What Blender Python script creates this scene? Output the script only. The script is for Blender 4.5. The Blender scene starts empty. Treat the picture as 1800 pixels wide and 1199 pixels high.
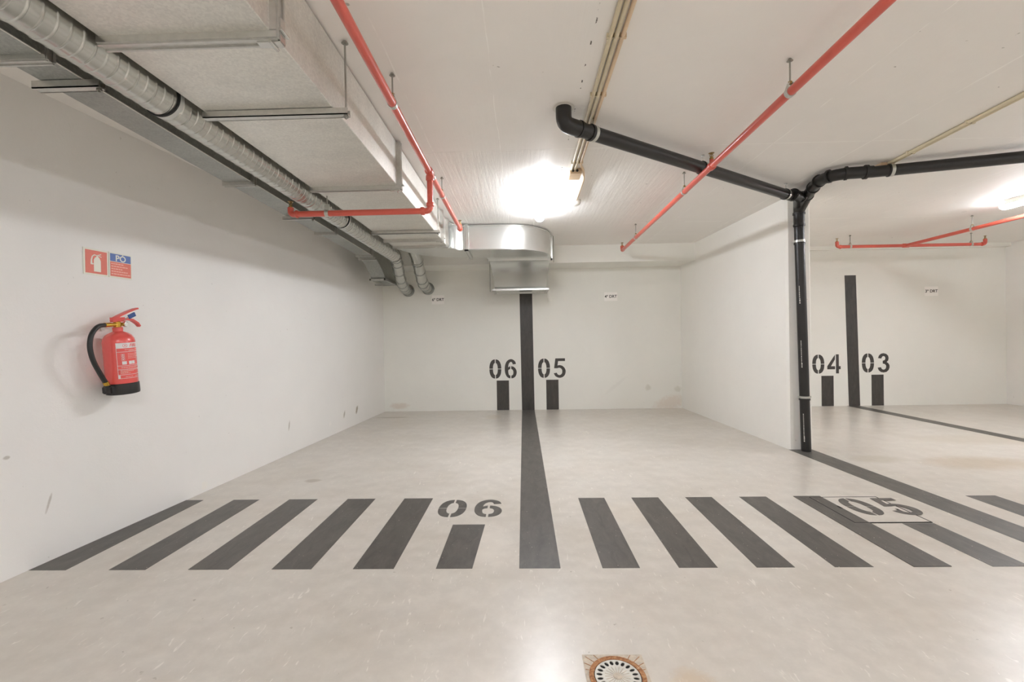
import bpy, bmesh, math, random
from mathutils import Vector, Matrix
random.seed(7)
C = bpy.context.scene.collection
scn = bpy.context.scene

# ------------------------------------------------------------ camera, world, exposure
F_PX = 781.0
YAW, PITCH, ROLL = -0.02377, -0.00635, -0.01627
fw = Vector((math.sin(YAW)*math.cos(PITCH), math.cos(YAW)*math.cos(PITCH), math.sin(PITCH)))
r0 = fw.cross(Vector((0, 0, 1))).normalized(); u0 = r0.cross(fw)
rt = math.cos(ROLL)*r0+math.sin(ROLL)*u0; up = -math.sin(ROLL)*r0+math.cos(ROLL)*u0
cam_d = bpy.data.cameras.new('camera'); cam = bpy.data.objects.new('camera', cam_d); C.objects.link(cam)
cam_d.sensor_fit = 'HORIZONTAL'; cam_d.sensor_width = 36; cam_d.lens = F_PX/1800*36; cam_d.clip_start = .05
cam.matrix_world = Matrix(((rt.x, up.x, -fw.x, 0), (rt.y, up.y, -fw.y, 0), (rt.z, up.z, -fw.z, 1.15), (0, 0, 0, 1)))
scn.camera = cam
w = bpy.data.worlds.new('world'); scn.world = w; w.use_nodes = True
w.node_tree.nodes['Background'].inputs[0].default_value = (1, .97, .93, 1)
w.node_tree.nodes['Background'].inputs[1].default_value = 0.02
scn.view_settings.view_transform = 'Standard'; scn.view_settings.look = 'None'
try: scn.cycles.diffuse_bounces = 10; scn.cycles.max_bounces = 14
except Exception: pass
scn.view_settings.exposure = 1.57; scn.view_settings.gamma = 1; scn.view_settings.use_curve_mapping = False
LAMP_E = 36.0        # emission of the tube lights in front of the camera
LAMP_FILL = 54.0     # emission of the unseen fill lamps added over the aisle
H = 2.5              # ceiling height

# ------------------------------------------------------------ materials
def lin(c):
    if isinstance(c, str):
        c = [int(c[i:i+2], 16)/255 for i in (1, 3, 5)]
    return tuple((v/12.92 if v <= .04045 else ((v+.055)/1.055)**2.4) for v in c)+(1,)
def newmat(name):
    m = bpy.data.materials.new(name); m.use_nodes = True
    nt = m.node_tree; return m, nt, nt.nodes['Principled BSDF']
def nd(nt, t, **kw):
    n = nt.nodes.new(t)
    for k, v in kw.items():
        if k.startswith('i_'):
            n.inputs[int(k[2:])].default_value = v
        else: setattr(n, k, v)
    return n
def math_n(nt, op, a, b=None, c=None, clamp=False):
    n = nt.nodes.new('ShaderNodeMath'); n.operation = op; n.use_clamp = clamp
    for i, v in enumerate((a, b, c)):
        if v is None: continue
        if isinstance(v, (int, float)): n.inputs[i].default_value = v
        else: nt.links.new(v, n.inputs[i])
    return n.outputs[0]
def geo_pos(nt):
    if 'gp' in nt.nodes: return nt.nodes['gp'].outputs[0]
    g = nt.nodes.new('ShaderNodeTexCoord'); g.name = 'gp'
    return g.outputs['Object'] if False else g.outputs[3]
def pos(nt):
    if 'gpos' in nt.nodes: return nt.nodes['gpos'].outputs['Object']
    g = nt.nodes.new('ShaderNodeTexCoord'); g.name = 'gpos'; return g.outputs['Object']
def sep(nt):
    if 'gsep' in nt.nodes: return nt.nodes['gsep'].outputs
    s = nt.nodes.new('ShaderNodeSeparateXYZ'); s.name = 'gsep'; nt.links.new(pos(nt), s.inputs[0]); return s.outputs
def noise(nt, scale, detail=4, rough=.55, stretch=None, dist=0, vec=None):
    n = nt.nodes.new('ShaderNodeTexNoise'); n.inputs['Scale'].default_value = scale
    n.inputs['Detail'].default_value = detail; n.inputs['Roughness'].default_value = rough
    n.inputs['Distortion'].default_value = dist
    v = vec or pos(nt)
    if stretch:
        mp = nt.nodes.new('ShaderNodeMapping'); mp.inputs['Scale'].default_value = stretch
        if len(stretch) > 3: pass
        nt.links.new(v, mp.inputs[0]); v = mp.outputs[0]
    nt.links.new(v, n.inputs['Vector']); return n.outputs['Fac']
def ramp(nt, fac, stops):
    r = nt.nodes.new('ShaderNodeValToRGB'); cr = r.color_ramp
    while len(cr.elements) < len(stops): cr.elements.new(.5)
    for e, (p, c) in zip(cr.elements, stops):
        e.position = p; e.color = c if len(c) == 4 else tuple(c)+(1,)
    nt.links.new(fac, r.inputs[0]); return r.outputs[0]
def maprange(nt, v, a, b, c=0., d=1.):
    m = nt.nodes.new('ShaderNodeMapRange'); m.clamp = True
    for i, x in ((1, a), (2, b), (3, c), (4, d)): m.inputs[i].default_value = x
    nt.links.new(v, m.inputs[0]); return m.outputs[0]
def mix(nt, fac, a, b, blend='MIX'):
    m = nt.nodes.new('ShaderNodeMix'); m.data_type = 'RGBA'; m.blend_type = blend
    for s, v in ((0, fac), (6, a), (7, b)):
        if isinstance(v, (int, float)): m.inputs[s].default_value = v
        elif isinstance(v, tuple): m.inputs[s].default_value = v
        else: nt.links.new(v, m.inputs[s])
    return m.outputs[2]
def bump(nt, b, h, strength=.3, dist=.01, normal=None):
    n = nt.nodes.new('ShaderNodeBump'); n.inputs['Strength'].default_value = strength
    n.inputs['Distance'].default_value = dist; nt.links.new(h, n.inputs['Height'])
    if normal is not None: nt.links.new(normal, n.inputs['Normal'])
    nt.links.new(n.outputs[0], b.inputs['Normal']); return n.outputs[0]
def simple(name, col, rough=.5, metal=0., nz=0., nscale=30, bmp=0., coat=0.):
    m, nt, b = newmat(name); b.inputs['Base Color'].default_value = lin(col)
    b.inputs['Roughness'].default_value = rough; b.inputs['Metallic'].default_value = metal
    b.inputs['Coat Weight'].default_value = coat
    if nz or bmp:
        n = noise(nt, nscale)
    if nz:
        c = lin(col); lo = tuple(v*(1-nz) for v in c[:3])+(1,); hi = tuple(min(1, v*(1+nz)) for v in c[:3])+(1,)
        nt.links.new(ramp(nt, n, ((.3, lo), (.7, hi))), b.inputs['Base Color'])
    if bmp: bump(nt, b, n, bmp, .002)
    return m

def ellipse_mask(nt, ax, ay, cx, cy, rx, ry, slant=0., warp=None):
    """soft blob of a stain on a surface, in metres of the surface's own place"""
    s = sep(nt)
    dx = math_n(nt, 'SUBTRACT', s[ax], cx); dy = math_n(nt, 'SUBTRACT', s[ay], cy)
    if slant: dx = math_n(nt, 'SUBTRACT', dx, math_n(nt, 'MULTIPLY', dy, slant))
    a = math_n(nt, 'POWER', math_n(nt, 'ABSOLUTE', math_n(nt, 'DIVIDE', dx, rx)), 2.)
    b = math_n(nt, 'POWER', math_n(nt, 'ABSOLUTE', math_n(nt, 'DIVIDE', dy, ry)), 2.)
    d = math_n(nt, 'ADD', a, b)
    if warp is not None: d = math_n(nt, 'ADD', d, math_n(nt, 'MULTIPLY', math_n(nt, 'SUBTRACT', warp, .5), 2.2))
    return maprange(nt, d, 1.25, .25)
def line_mask(nt, ax, c, wd, wobble=None):
    s = sep(nt)[ax] if isinstance(ax, int) else ax
    if wobble is not None: s = math_n(nt, 'ADD', s, math_n(nt, 'MULTIPLY', math_n(nt, 'SUBTRACT', wobble, .5), .02))
    return maprange(nt, math_n(nt, 'ABSOLUTE', math_n(nt, 'SUBTRACT', s, c)), wd, wd*.4)

def wall_mat(name, col, stains=()):
    m, nt, b = newmat(name); c = lin(col)
    n1 = noise(nt, 1.3, 5, .6); n2 = noise(nt, 14, 6, .65); n3 = noise(nt, 90, 4, .6)
    base = ramp(nt, n1, ((.3, tuple(v*.965 for v in c[:3])+(1,)), (.7, tuple(v*1.01 for v in c[:3])+(1,))))
    spk = maprange(nt, noise(nt, 38, 2, .5), .745, .78)
    base = mix(nt, math_n(nt, 'MULTIPLY', spk, .25), base, lin('#8d8478'))
    warp = noise(nt, 22, 4, .7)
    for (ax, ay, cx, cy, rx, ry, sl, colr, amt) in stains:
        k = ellipse_mask(nt, ax, ay, cx, cy, rx, ry, sl, warp)
        base = mix(nt, math_n(nt, 'MULTIPLY', k, amt), base, lin(colr))
    nt.links.new(base, b.inputs['Base Color'])
    b.inputs['Roughness'].default_value = .62; b.inputs['Specular IOR Level'].default_value = .35
    h = math_n(nt, 'ADD', math_n(nt, 'MULTIPLY', n2, .8), math_n(nt, 'MULTIPLY', n3, .25))
    bump(nt, b, h, .16, .012)
    return m
WALL = '#eae8e4'
M = {}
M['wall_left'] = wall_mat('painted_wall_left', WALL, [
    (1, 2, 6.07, .20, .035, .055, .35, '#8a8069', .8), (1, 2, 5.70, .20, .02, .05, .3, '#99907e', .7),
    (1, 2, 5.33, .145, .03, .03, 0, '#f1eee8', .6), (1, 2, 4.49, .29, .012, .05, .2, '#a9a093', .7),
    (1, 2, 2.31, .31, .008, .05, .3, '#a79e92', .6), (1, 2, 2.13, .60, .015, .01, 0, '#a09889', .6),
    (1, 2, 3.37, .05, .03, .035, 0, '#ebe7df', .7)])
M['wall_back'] = wall_mat('painted_wall_back', '#ebeae3', [
    (0, 2, 2.33, .09, .24, .13, .8, '#d3bfae', .4), (0, 2, 1.98, .33, .05, .05, 0, '#b9b3a0', .35),
    (0, 2, 2.45, .3, .06, .05, 0, '#c3bfae', .4), (0, 2, 1.48, .38, .05, .14, 1.2, '#c4c0ba', .12),
    (0, 2, -2.0, .09, .16, .05, 0, '#cfbfb0', .5)])
M['wall'] = wall_mat('painted_wall', WALL)
M['post'] = wall_mat('painted_wall_middle', '#f0eee8')

def floor_mat():
    m, nt, b = newmat('painted_concrete_floor'); c = lin('#cac4bb')
    n1 = noise(nt, .9, 4, .55); n2 = noise(nt, 5, 5, .6); n3 = noise(nt, 60, 2, .6)
    col = ramp(nt, n1, ((.3, tuple(v*.93 for v in c[:3])+(1,)), (.7, tuple(v*1.04 for v in c[:3])+(1,))))
    fine = noise(nt, 9, 6, .68)
    col = mix(nt, math_n(nt, 'MULTIPLY', maprange(nt, fine, .40, .72), .42), col, lin('#e4ded4'))
    col = mix(nt, math_n(nt, 'MULTIPLY', maprange(nt, noise(nt, 30, 2, .5), .735, .77), .55), col, lin('#8f8577'))
    col = mix(nt, math_n(nt, 'MULTIPLY', maprange(nt, noise(nt, 2.2, 5, .6), .42, .68), .34), col, lin('#b5ab9c'))
    marks = noise(nt, 16, 2, .5, stretch=(3, .8, 1), dist=1.2)
    col = mix(nt, math_n(nt, 'MULTIPLY', maprange(nt, marks, .66, .74), .45), col, lin('#f2ede4'))
    warp = noise(nt, 7, 8, .85, dist=1.5, stretch=(1, 2.2, 1))
    for (cx, cy, rx, ry, colr, amt) in ((3.95, 3.95, .5, .22, '#a68e69', .42), (4.3, 3.45, .35, .2, '#b08f62', .42), (3.2, 4.1, .25, .13, '#a39880', .4),
                                        (4.9, 4.8, .8, .25, '#bdb2a0', .5), (-1.95, 6.55, .28, .07, '#9b917f', .6), (-1.75, 3.62, .07, .05, '#a89d8f', .8),
                                        (-.2, 2.45, .12, .25, '#ebe4da', .3), (.75, 2.9, .3, .2, '#c9bca8', .25), (-.45, 6.5, .12, .2, '#b9aa92', .4),
                                        (.55, 1.45, .08, .1, '#c2a783', .45)):
        col = mix(nt, math_n(nt, 'MULTIPLY', ellipse_mask(nt, 0, 1, cx, cy, rx, ry, 0, warp), amt), col, lin(colr))
    nt.links.new(col, b.inputs['Base Color'])
    b.inputs['Roughness'].default_value = .29; b.inputs['Specular IOR Level'].default_value = .5
    h = math_n(nt, 'ADD', math_n(nt, 'MULTIPLY', n2, 1.), math_n(nt, 'MULTIPLY', n3, .04))
    bump(nt, b, h, .05, .02)
    return m
M['floor'] = floor_mat()

def ceiling_mat():
    m, nt, b = newmat('board_marked_ceiling'); c = lin('#f0ede8')
    n1 = noise(nt, 1.1, 5, .6); n2 = noise(nt, 12, 5, .6)
    s = sep(nt)
    grain = noise(nt, 4.5, 6, .7, stretch=(7, .35, 1), dist=.25)          # boards run away from the camera
    far = maprange(nt, s[1], 3.19, 3.22)                                   # rougher shuttering beyond the first joint
    col = ramp(nt, n1, ((.3, tuple(v*.965 for v in c[:3])+(1,)), (.7, tuple(v*1.02 for v in c[:3])+(1,))))
    wob = noise(nt, 3, 3, .6)
    brk = maprange(nt, noise(nt, 2.2, 4, .7), .42, .52)
    seams = None
    for ax, cc, wd in ((0, -.62, .005), (0, -.14, .0035), (0, 1.80, .0045), (0, 2.48, .007), (0, 4.1, .004), (1, 3.2, .005), (1, 5.34, .008)):
        k = line_mask(nt, ax, cc, wd, wob); seams = k if seams is None else math_n(nt, 'MAXIMUM', seams, k)
    seams = math_n(nt, 'MULTIPLY', seams, brk)
    col = mix(nt, math_n(nt, 'MULTIPLY', seams, .95), col, lin('#fbf9f4'))
    dots = math_n(nt, 'MULTIPLY', line_mask(nt, 0, .335, .0042, wob), maprange(nt, noise(nt, 26, 2, .5), .6, .64))
    col = mix(nt, dots, col, lin('#4a443c'))
    col = mix(nt, math_n(nt, 'MULTIPLY', maprange(nt, noise(nt, 17, 2, .5), .775, .8), .6), col, lin('#7b7266'))
    nt.links.new(col, b.inputs['Base Color'])
    b.inputs['Roughness'].default_value = .6; b.inputs['Specular IOR Level'].default_value = .3
    h = math_n(nt, 'ADD', math_n(nt, 'MULTIPLY', math_n(nt, 'MULTIPLY', grain, math_n(nt, 'MULTIPLY_ADD', far, .85, .15)), 3.2),
               math_n(nt, 'ADD', math_n(nt, 'MULTIPLY', seams, .6), math_n(nt, 'MULTIPLY', n2, .3)))
    bump(nt, b, h, .14, .012)
    return m
M['ceiling'] = ceiling_mat()

def paint_mat(name, col, chip=.7, streak=True):
    m, nt, b = newmat(name); c = lin(col)
    n1 = noise(nt, 6, 6, .7, stretch=(3, 1, 1), dist=.7)
    cc = ramp(nt, n1, ((.3, tuple(v*.72 for v in c[:3])+(1,)), (.72, tuple(min(1, v*1.35) for v in c[:3])+(1,))))
    cc = mix(nt, maprange(nt, noise(nt, 70, 2, .6), chip-.02, chip), cc, lin('#c9c1b5'))
    nt.links.new(cc, b.inputs['Base Color'])
    b.inputs['Roughness'].default_value = .42
    bump(nt, b, n1, .06, .01)
    return m
M['floor_paint'] = paint_mat('grey_floor_paint', '#55514c', .745)
M['wall_paint'] = paint_mat('dark_wall_paint', '#403c38', .80)

def galv(name, col='#b3b2ab', rough=.38, ribs=None, spangle=1., bmp=.12, con=1.):
    m, nt, b = newmat(name); c = lin(col)
    v = nt.nodes.new('ShaderNodeTexVoronoi'); v.inputs['Scale'].default_value = 130
    nt.links.new(pos(nt), v.inputs['Vector'])
    vb = nt.nodes.new('ShaderNodeSeparateColor'); nt.links.new(v.outputs['Color'], vb.inputs[0])
    n1 = noise(nt, 3, 5, .65, stretch=(1, 2.5, 1)); n2 = noise(nt, 170, 2, .5)
    f = math_n(nt, 'ADD', math_n(nt, 'MULTIPLY', vb.outputs[0], .35*spangle), math_n(nt, 'MULTIPLY', n1, .65))
    nt.links.new(ramp(nt, f, ((.2, tuple(x*(1-.22*con) for x in c[:3])+(1,)), (.8, tuple(min(1, x*(1+.16*con)) for x in c[:3])+(1,)))), b.inputs['Base Color'])
    b.inputs['Metallic'].default_value = .9 if name.startswith('spiral') else .82
    b.inputs['Roughness'].default_value = rough
    h = math_n(nt, 'MULTIPLY', n2, .04*spangle)
    if ribs:     # shallow cross-creases pressed into the sheet
        w_ = nt.nodes.new('ShaderNodeTexWave'); w_.bands_direction = 'Y'; w_.wave_profile = 'SIN'
        w_.inputs['Scale'].default_value = ribs; w_.inputs['Distortion'].default_value = .4; nt.links.new(pos(nt), w_.inputs['Vector'])
        h = math_n(nt, 'ADD', h, math_n(nt, 'MULTIPLY', w_.outputs['Fac'], .9))
    h = math_n(nt, 'ADD', h, math_n(nt, 'MULTIPLY', noise(nt, 2.2, 2, .5), 1.2))
    bump(nt, b, h, bmp, .006)
    return m
M['galv'] = galv('galvanised_sheet', '#e2e0d9', .42, 1.6, .8, .12, .7)
M['galv_shiny'] = galv('bright_galvanised_sheet', '#dcddd9', .24, None, .1, .08, .4)
M['galv_spiral'] = galv('spiral_galvanised_tube', '#cbcbc5', .27, None, .05, .03, .6)
M['galv_dark'] = galv('dull_galvanised_sheet', '#a4a6a1', .45)
M['rail'] = simple('zinc_rail', '#c9c8c3', .33, .9, .06, 40)
M['rod'] = simple('zinc_rod', '#a09e96', .4, .9)
M['bolt'] = simple('bright_bolt', '#d0d0cc', .25, 1.)
M['rubber'] = simple('black_rubber', '#191a1a', .6)
M['white_seal'] = simple('white_seal_band', '#c9cac6', .4, .4)
M['red_pipe'] = simple('red_pipe_paint', '#d05b4b', .32, 0, .06, 8, .04, .3)
M['red_end'] = simple('orange_red_fitting', '#d0604a', .35, 0)
M['brass'] = simple('aged_brass', '#a08552', .35, .9)
M['clamp'] = simple('zinc_clamp', '#c4c4bd', .35, .7)
M['black_pipe'] = simple('black_plastic_pipe', '#1f1d1b', .38, 0, .12, 12, .05)
M['conduit'] = simple('cream_conduit', '#cfc3a6', .45, 0, .04)
M['conduit_peach'] = simple('peach_conduit', '#d7bd9c', .45, 0, .04)
M['white_plastic'] = simple('white_plastic', '#dfdbd2', .4)
M['cover_paper'] = simple('white_card', '#f6f3ee', .5)
M['ink'] = simple('black_ink', '#2a2724', .5)
M['ext_red'] = simple('extinguisher_red', '#e55a55', .22, 0, .03, 5, 0, .5)
M['ext_lever'] = simple('lever_red', '#dc5a54', .35)
M['ext_black'] = simple('black_plastic_foot', '#262524', .4)
M['hose'] = simple('black_hose', '#232322', .45)
M['gold'] = simple('yellow_brass', '#d0a544', .25, .8)
M['blue'] = simple('blue_tag', '#36548f', .4)
M['gauge'] = simple('gauge_face', '#dcdcd6', .3)
M['label_white'] = simple('label_white', '#e2dedd', .4)
M['label_line'] = simple('label_line', '#e6b9b0', .4)
M['sign_red'] = simple('sign_red', '#dd7563', .45, 0, .03, 60)
M['sign_blue'] = simple('sign_blue', '#5871ae', .45)
M['sign_white'] = simple('sign_cream_white', '#e4e2d4', .45)
M['sign_text'] = simple('sign_faint_text', '#efb9a8', .5)
M['gap'] = simple('dark_gap', '#1d1a17', .8)
M['iron_white'] = simple('worn_white_iron', '#c6c2b8', .45, .1, .12, 30, .15)
def rust():
    m, nt, b = newmat('rusty_iron')
    n = noise(nt, 55, 6, .75, dist=.8)
    nt.links.new(ramp(nt, n, ((.3, lin('#5f3c26')), (.48, lin('#9c6740')), (.6, lin('#b98a5c')), (.72, lin('#cfc4b2')))), b.inputs['Base Color'])
    b.inputs['Roughness'].default_value = .75; bump(nt, b, n, .5, .004); return m
M['rust'] = rust()
M['mortar'] = simple('grooved_mortar', '#bfb2a0', .6, 0, .18, 60, .5)
M['cover'] = M['floor']
def emis(name, e, col=(.96, .995, 1.065, 1)):
    m, nt, b = newmat(name); b.inputs['Base Color'].default_value = (1, 1, 1, 1)
    b.inputs['Emission Color'].default_value = col; b.inputs['Emission Strength'].default_value = e
    return m
M['lamp'] = emis('lit_diffuser', LAMP_E); M['lamp_fill'] = emis('lit_diffuser_fill', LAMP_FILL)

# ------------------------------------------------------------ helpers
def obj(name, bm, m, parent=None, smooth=False, loc=None):
    bmesh.ops.recalc_face_normals(bm, faces=bm.faces)
    me = bpy.data.meshes.new(name); bm.to_mesh(me); bm.free()
    me.materials.append(M[m] if isinstance(m, str) else m)
    if smooth:
        for p in me.polygons: p.use_smooth = True
        if smooth == 'auto':
            try: me.set_sharp_from_angle(angle=math.radians(38))
            except Exception: pass
    o = bpy.data.objects.new(name, me); C.objects.link(o)
    if parent is not None:
        o.parent = parent; o.matrix_parent_inverse = Matrix.Identity(4)
        o.location = -Vector(parent.location) if loc is None else loc
    return o
def tag(o, label, cat, group=None):
    o['label'] = label; o['category'] = cat
    if group: o['group'] = group
    return o
def thing(name, label, cat, loc=(0, 0, 0), group=None):
    o = bpy.data.objects.new(name, None); C.objects.link(o); o.location = loc; o.empty_display_size = .05
    return tag(o, label, cat, group)
def struct(name, bm, m, **k):
    o = obj(name, bm, m, **k); o['kind'] = 'structure'; return o
def B(): return bmesh.new()
def box(bm, x0, x1, y0, y1, z0, z1):
    vs = [bm.verts.new((x, y, z)) for x in (x0, x1) for y in (y0, y1) for z in (z0, z1)]
    for f in ((0, 1, 3, 2), (4, 6, 7, 5), (0, 4, 5, 1), (2, 3, 7, 6), (0, 2, 6, 4), (1, 5, 7, 3)): bm.faces.new([vs[i] for i in f])
    return bm
def prism(bm, pts, z0, z1):
    """vertical extrusion of an (x, y) outline; z0/z1 may be functions"""
    f0 = z0 if callable(z0) else (lambda x, y: z0); f1 = z1 if callable(z1) else (lambda x, y: z1)
    a = [bm.verts.new((x, y, f0(x, y))) for x, y in pts]; b = [bm.verts.new((x, y, f1(x, y))) for x, y in pts]
    n = len(pts); bm.faces.new(a); bm.faces.new(b[::-1])
    for i in range(n): bm.faces.new((a[i], a[(i+1) % n], b[(i+1) % n], b[i]))
    return bm
def prism_x(bm, pts, x0, x1):
    """extrusion along x of a (y, z) outline"""
    a = [bm.verts.new((x0, y, z)) for y, z in pts]; b = [bm.verts.new((x1, y, z)) for y, z in pts]
    n = len(pts); bm.faces.new(a); bm.faces.new(b[::-1])
    for i in range(n): bm.faces.new((a[i], a[(i+1) % n], b[(i+1) % n], b[i]))
    return bm
def fillet(pts, r, n=8):
    pts = [Vector(p) for p in pts]; out = [pts[0]]
    for i in range(1, len(pts)-1):
        p = pts[i]; a = (pts[i-1]-p); b = (pts[i+1]-p); la, lb = a.length, b.length
        t = min(r, la*.49, lb*.49); a = p+a/la*t; b = p+b/lb*t
        for k in range(n+1):
            s = k/n; out.append(a*(1-s)**2+p*2*s*(1-s)+b*s*s)
    out.append(pts[-1]); return out
def tube(bm, path, r, seg=16, caps=True):
    path = [Vector(p) for p in path]; n = len(path)
    rr = r if isinstance(r, (list, tuple)) else [r]*n
    t0 = (path[1]-path[0]).normalized()
    nrm = t0.orthogonal().normalized(); rings = []
    for i, p in enumerate(path):
        t = ((path[min(i+1, n-1)]-path[i]).normalized()+(path[i]-path[max(i-1, 0)]).normalized())
        t = t.normalized() if t.length > 1e-6 else t0
        nrm = (nrm-t*nrm.dot(t)).normalized(); bn = t.cross(nrm)
        rings.append([bm.verts.new(p+(nrm*math.cos(2*math.pi*k/seg)+bn*math.sin(2*math.pi*k/seg))*rr[i]) for k in range(seg)])
    for a, b in zip(rings, rings[1:]):
        for k in range(seg): bm.faces.new((a[k], a[(k+1) % seg], b[(k+1) % seg], b[k]))
    if caps: bm.faces.new(rings[0]); bm.faces.new(rings[-1][::-1])
    return bm
def cyl(bm, a, b, r, seg=16, r2=None):
    return tube(bm, [a, b], [r, r if r2 is None else r2], seg)
def lathe(bm, prof, c, seg=32, axis='z'):
    """prof: (radius, height) pairs, closed at both ends"""
    rings = []
    for r, h in prof:
        ring = []
        for k in range(seg):
            a = 2*math.pi*k/seg; x, y = r*math.cos(a), r*math.sin(a)
            p = (x, y, h) if axis == 'z' else ((x, h, y) if axis == 'y' else (h, x, y))
            ring.append(bm.verts.new((c[0]+p[0], c[1]+p[1], c[2]+p[2])))
        rings.append(ring)
    for a, b in zip(rings, rings[1:]):
        for k in range(seg): bm.faces.new((a[k], a[(k+1) % seg], b[(k+1) % seg], b[k]))
    bm.faces.new(rings[0]); bm.faces.new(rings[-1][::-1]); return bm
def ring(bm, c, axis, r_in, r_out, wd, seg=32):
    """a flat band round a pipe: centre c, axis direction"""
    ax = Vector(axis).normalized(); n = ax.orthogonal().normalized(); b_ = ax.cross(n); c = Vector(c); R = []
    for (r, h) in ((r_in, -wd/2), (r_out, -wd/2), (r_out, wd/2), (r_in, wd/2)):
        R.append([bm.verts.new(c+ax*h+(n*math.cos(2*math.pi*k/seg)+b_*math.sin(2*math.pi*k/seg))*r) for k in range(seg)])
    for i in range(4):
        a, b = R[i], R[(i+1) % 4]
        for k in range(seg): bm.faces.new((a[k], a[(k+1) % seg], b[(k+1) % seg], b[k]))
    return bm
def bm_from_curve(cu, mtx):
    o = bpy.data.objects.new('tmp', cu); C.objects.link(o)
    dg = bpy.context.evaluated_depsgraph_get(); dg.update()
    me = bpy.data.meshes.new_from_object(o.evaluated_get(dg))
    bpy.data.objects.remove(o)
    bm = bmesh.new(); bm.from_mesh(me); bpy.data.meshes.remove(me)
    if callable(mtx):
        for v in bm.verts: v.co = Vector(mtx(v.co))
    else: bmesh.ops.transform(bm, matrix=mtx, verts=bm.verts)
    return bm
def text_bm(s, size, mtx, ext=.0006, bold=.0, align='CENTER', shear=0.):
    cu = bpy.data.curves.new('t', 'FONT'); cu.body = s; cu.size = size; cu.extrude = ext; cu.offset = bold; cu.shear = shear
    cu.align_x = align; cu.align_y = 'CENTER'; cu.resolution_u = 4
    return bm_from_curve(cu, mtx)
def holes_bm(loops, mtx, ext):
    cu = bpy.data.curves.new('h', 'CURVE'); cu.dimensions = '2D'; cu.fill_mode = 'BOTH'; cu.extrude = ext
    for lp in loops:
        s = cu.splines.new('POLY'); s.points.add(len(lp)-1)
        for p, (x, y) in zip(s.points, lp): p.co = (x, y, 0, 1)
        s.use_cyclic_u = True
    return bm_from_curve(cu, mtx)
def join(a, b):
    me = bpy.data.meshes.new('j'); b.to_mesh(me); b.free(); a.from_mesh(me); bpy.data.meshes.remove(me); return a

# planes for flat marks: local (u, v, n) -> world
def on_floor(x, y, z=0.): return Matrix.Translation((x, y, z))
def on_back(x, z, y=7.1): return Matrix(((1, 0, 0, x), (0, 0, -1, y), (0, 1, 0, z), (0, 0, 0, 1)))
def wlx(y): return -2.235-.065*(7.08-y)          # the left wall runs slightly skew
def on_left(y, z, off=0.):
    d = Vector((.065, 1, 0)).normalized(); n = Vector((1, -.065, 0)).normalized()
    p = Vector((wlx(y), y, z))+n*off
    return Matrix(((d.x, 0, n.x, p.x), (d.y, 0, n.y, p.y), (0, 1, 0, p.z), (0, 0, 0, 1)))

# ------------------------------------------------------------ room shell
YB = 7.1; YF = -4.0; XR = 12.0
struct('floor', box(B(), -3.2, XR, YF-.2, YB+.2, -.2, 0), 'floor')
struct('ceiling', box(B(), -3.2, XR, YF-.2, YB+.2, H, H+.2), 'ceiling')
struct('wall_left', prism(B(), [(wlx(YF), YF), (wlx(YB), YB), (wlx(YB)-.5, YB), (-3.3, YF)], 0, H), 'wall_left')
struct('wall_back', box(B(), -3.0, XR, YB, YB+.2, 0, H), 'wall_back')
struct('wall_front', box(B(), -3.2, XR, YF-.2, YF, 0, H), 'wall')
struct('wall_right', prism(B(), [(7.53, YB), (7.72, 4.45), (7.92, 4.45), (7.80, YB)], 0, H), 'wall')
struct('wall_far_right', box(B(), XR, XR+.2, YF-.2, YB+.2, 0, H), 'wall')
dv = prism(B(), [(2.513, YB), (2.627, 4.50), (2.64, 4.462), (2.845, 4.462), (2.86, 4.48), (2.80, YB)], 0, H)
struct('wall_middle', dv, 'post')
# downstand beam across the back of the first bay
struct('trim_1', prism(B(), [(-2.27, 6.55), (2.54, 6.55), (2.52, YB), (-2.24, YB)], 2.245, H), 'wall_back')
struct('trim_2', box(B(), 2.70, 7.56, 7.02, YB, 2.44, H), 'wall_back')

# ------------------------------------------------------------ floor paint
def clip_left(x0, x1, y0, y1):
    return [(max(x0, wlx(y0)+.002), y0), (x1, y0), (x1, y1), (max(x0, wlx(y1)+.002), y1)]
PZ = .0012
STR_G = 'dark grey bars painted across the front of the parking bays'
names = ['clipped by the left wall', 'second from the left wall', 'third from the left wall', 'fourth from the left wall', 'just left of the painted number 06']
for (x0, x1), t in zip(((-2.55, -2.355), (-2.13, -1.94), (-1.718, -1.51), (-1.288, -1.085), (-.873, -.666)), names):
    tag(obj('floor_stripe', prism(B(), clip_left(x0, x1, 2.21, 3.193), 0, PZ), 'floor_paint'), 'dark grey painted floor bar, '+t, 'floor marking', STR_G)
names = ['first to the right of the long centre line', 'second to the right of the long centre line', 'third to the right of the long centre line', 'fourth to the right of the long centre line', 'under the left edge of the access cover']
for (x0, x1), t in zip(((.379, .564), (.756, .946), (1.136, 1.322), (1.515, 1.702), (1.893, 2.075)), names):
    z1 = .0036 if x0 > 1.8 else PZ
    tag(obj('floor_stripe', prism(B(), [(x0, 2.21), (x1, 2.21), (x1, 3.176), (x0, 3.176)], 0, z1), 'floor_paint'), 'dark grey painted floor bar, '+t, 'floor marking', STR_G)
for x0, x1, t in ((3.07, 3.27, 'beyond the divider line at the right edge'), (3.45, 3.64, 'second beyond the bay divider line, out at the right')):
    if x0 < 3.3:
        tag(obj('floor_stripe', prism(B(), [(x0, 2.21), (x1, 2.21), (x1, 3.165), (x0, 3.165)], 0, PZ), 'floor_paint'), 'dark grey painted floor bar, '+t, 'floor marking', STR_G)
tag(obj('floor_bar', prism(B(), [(-.453, 2.21), (-.27, 2.21), (-.25, 2.735), (-.45, 2.735)], 0, PZ), 'floor_paint'), 'short dark grey floor bar below the painted floor number 06', 'floor marking')
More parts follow.
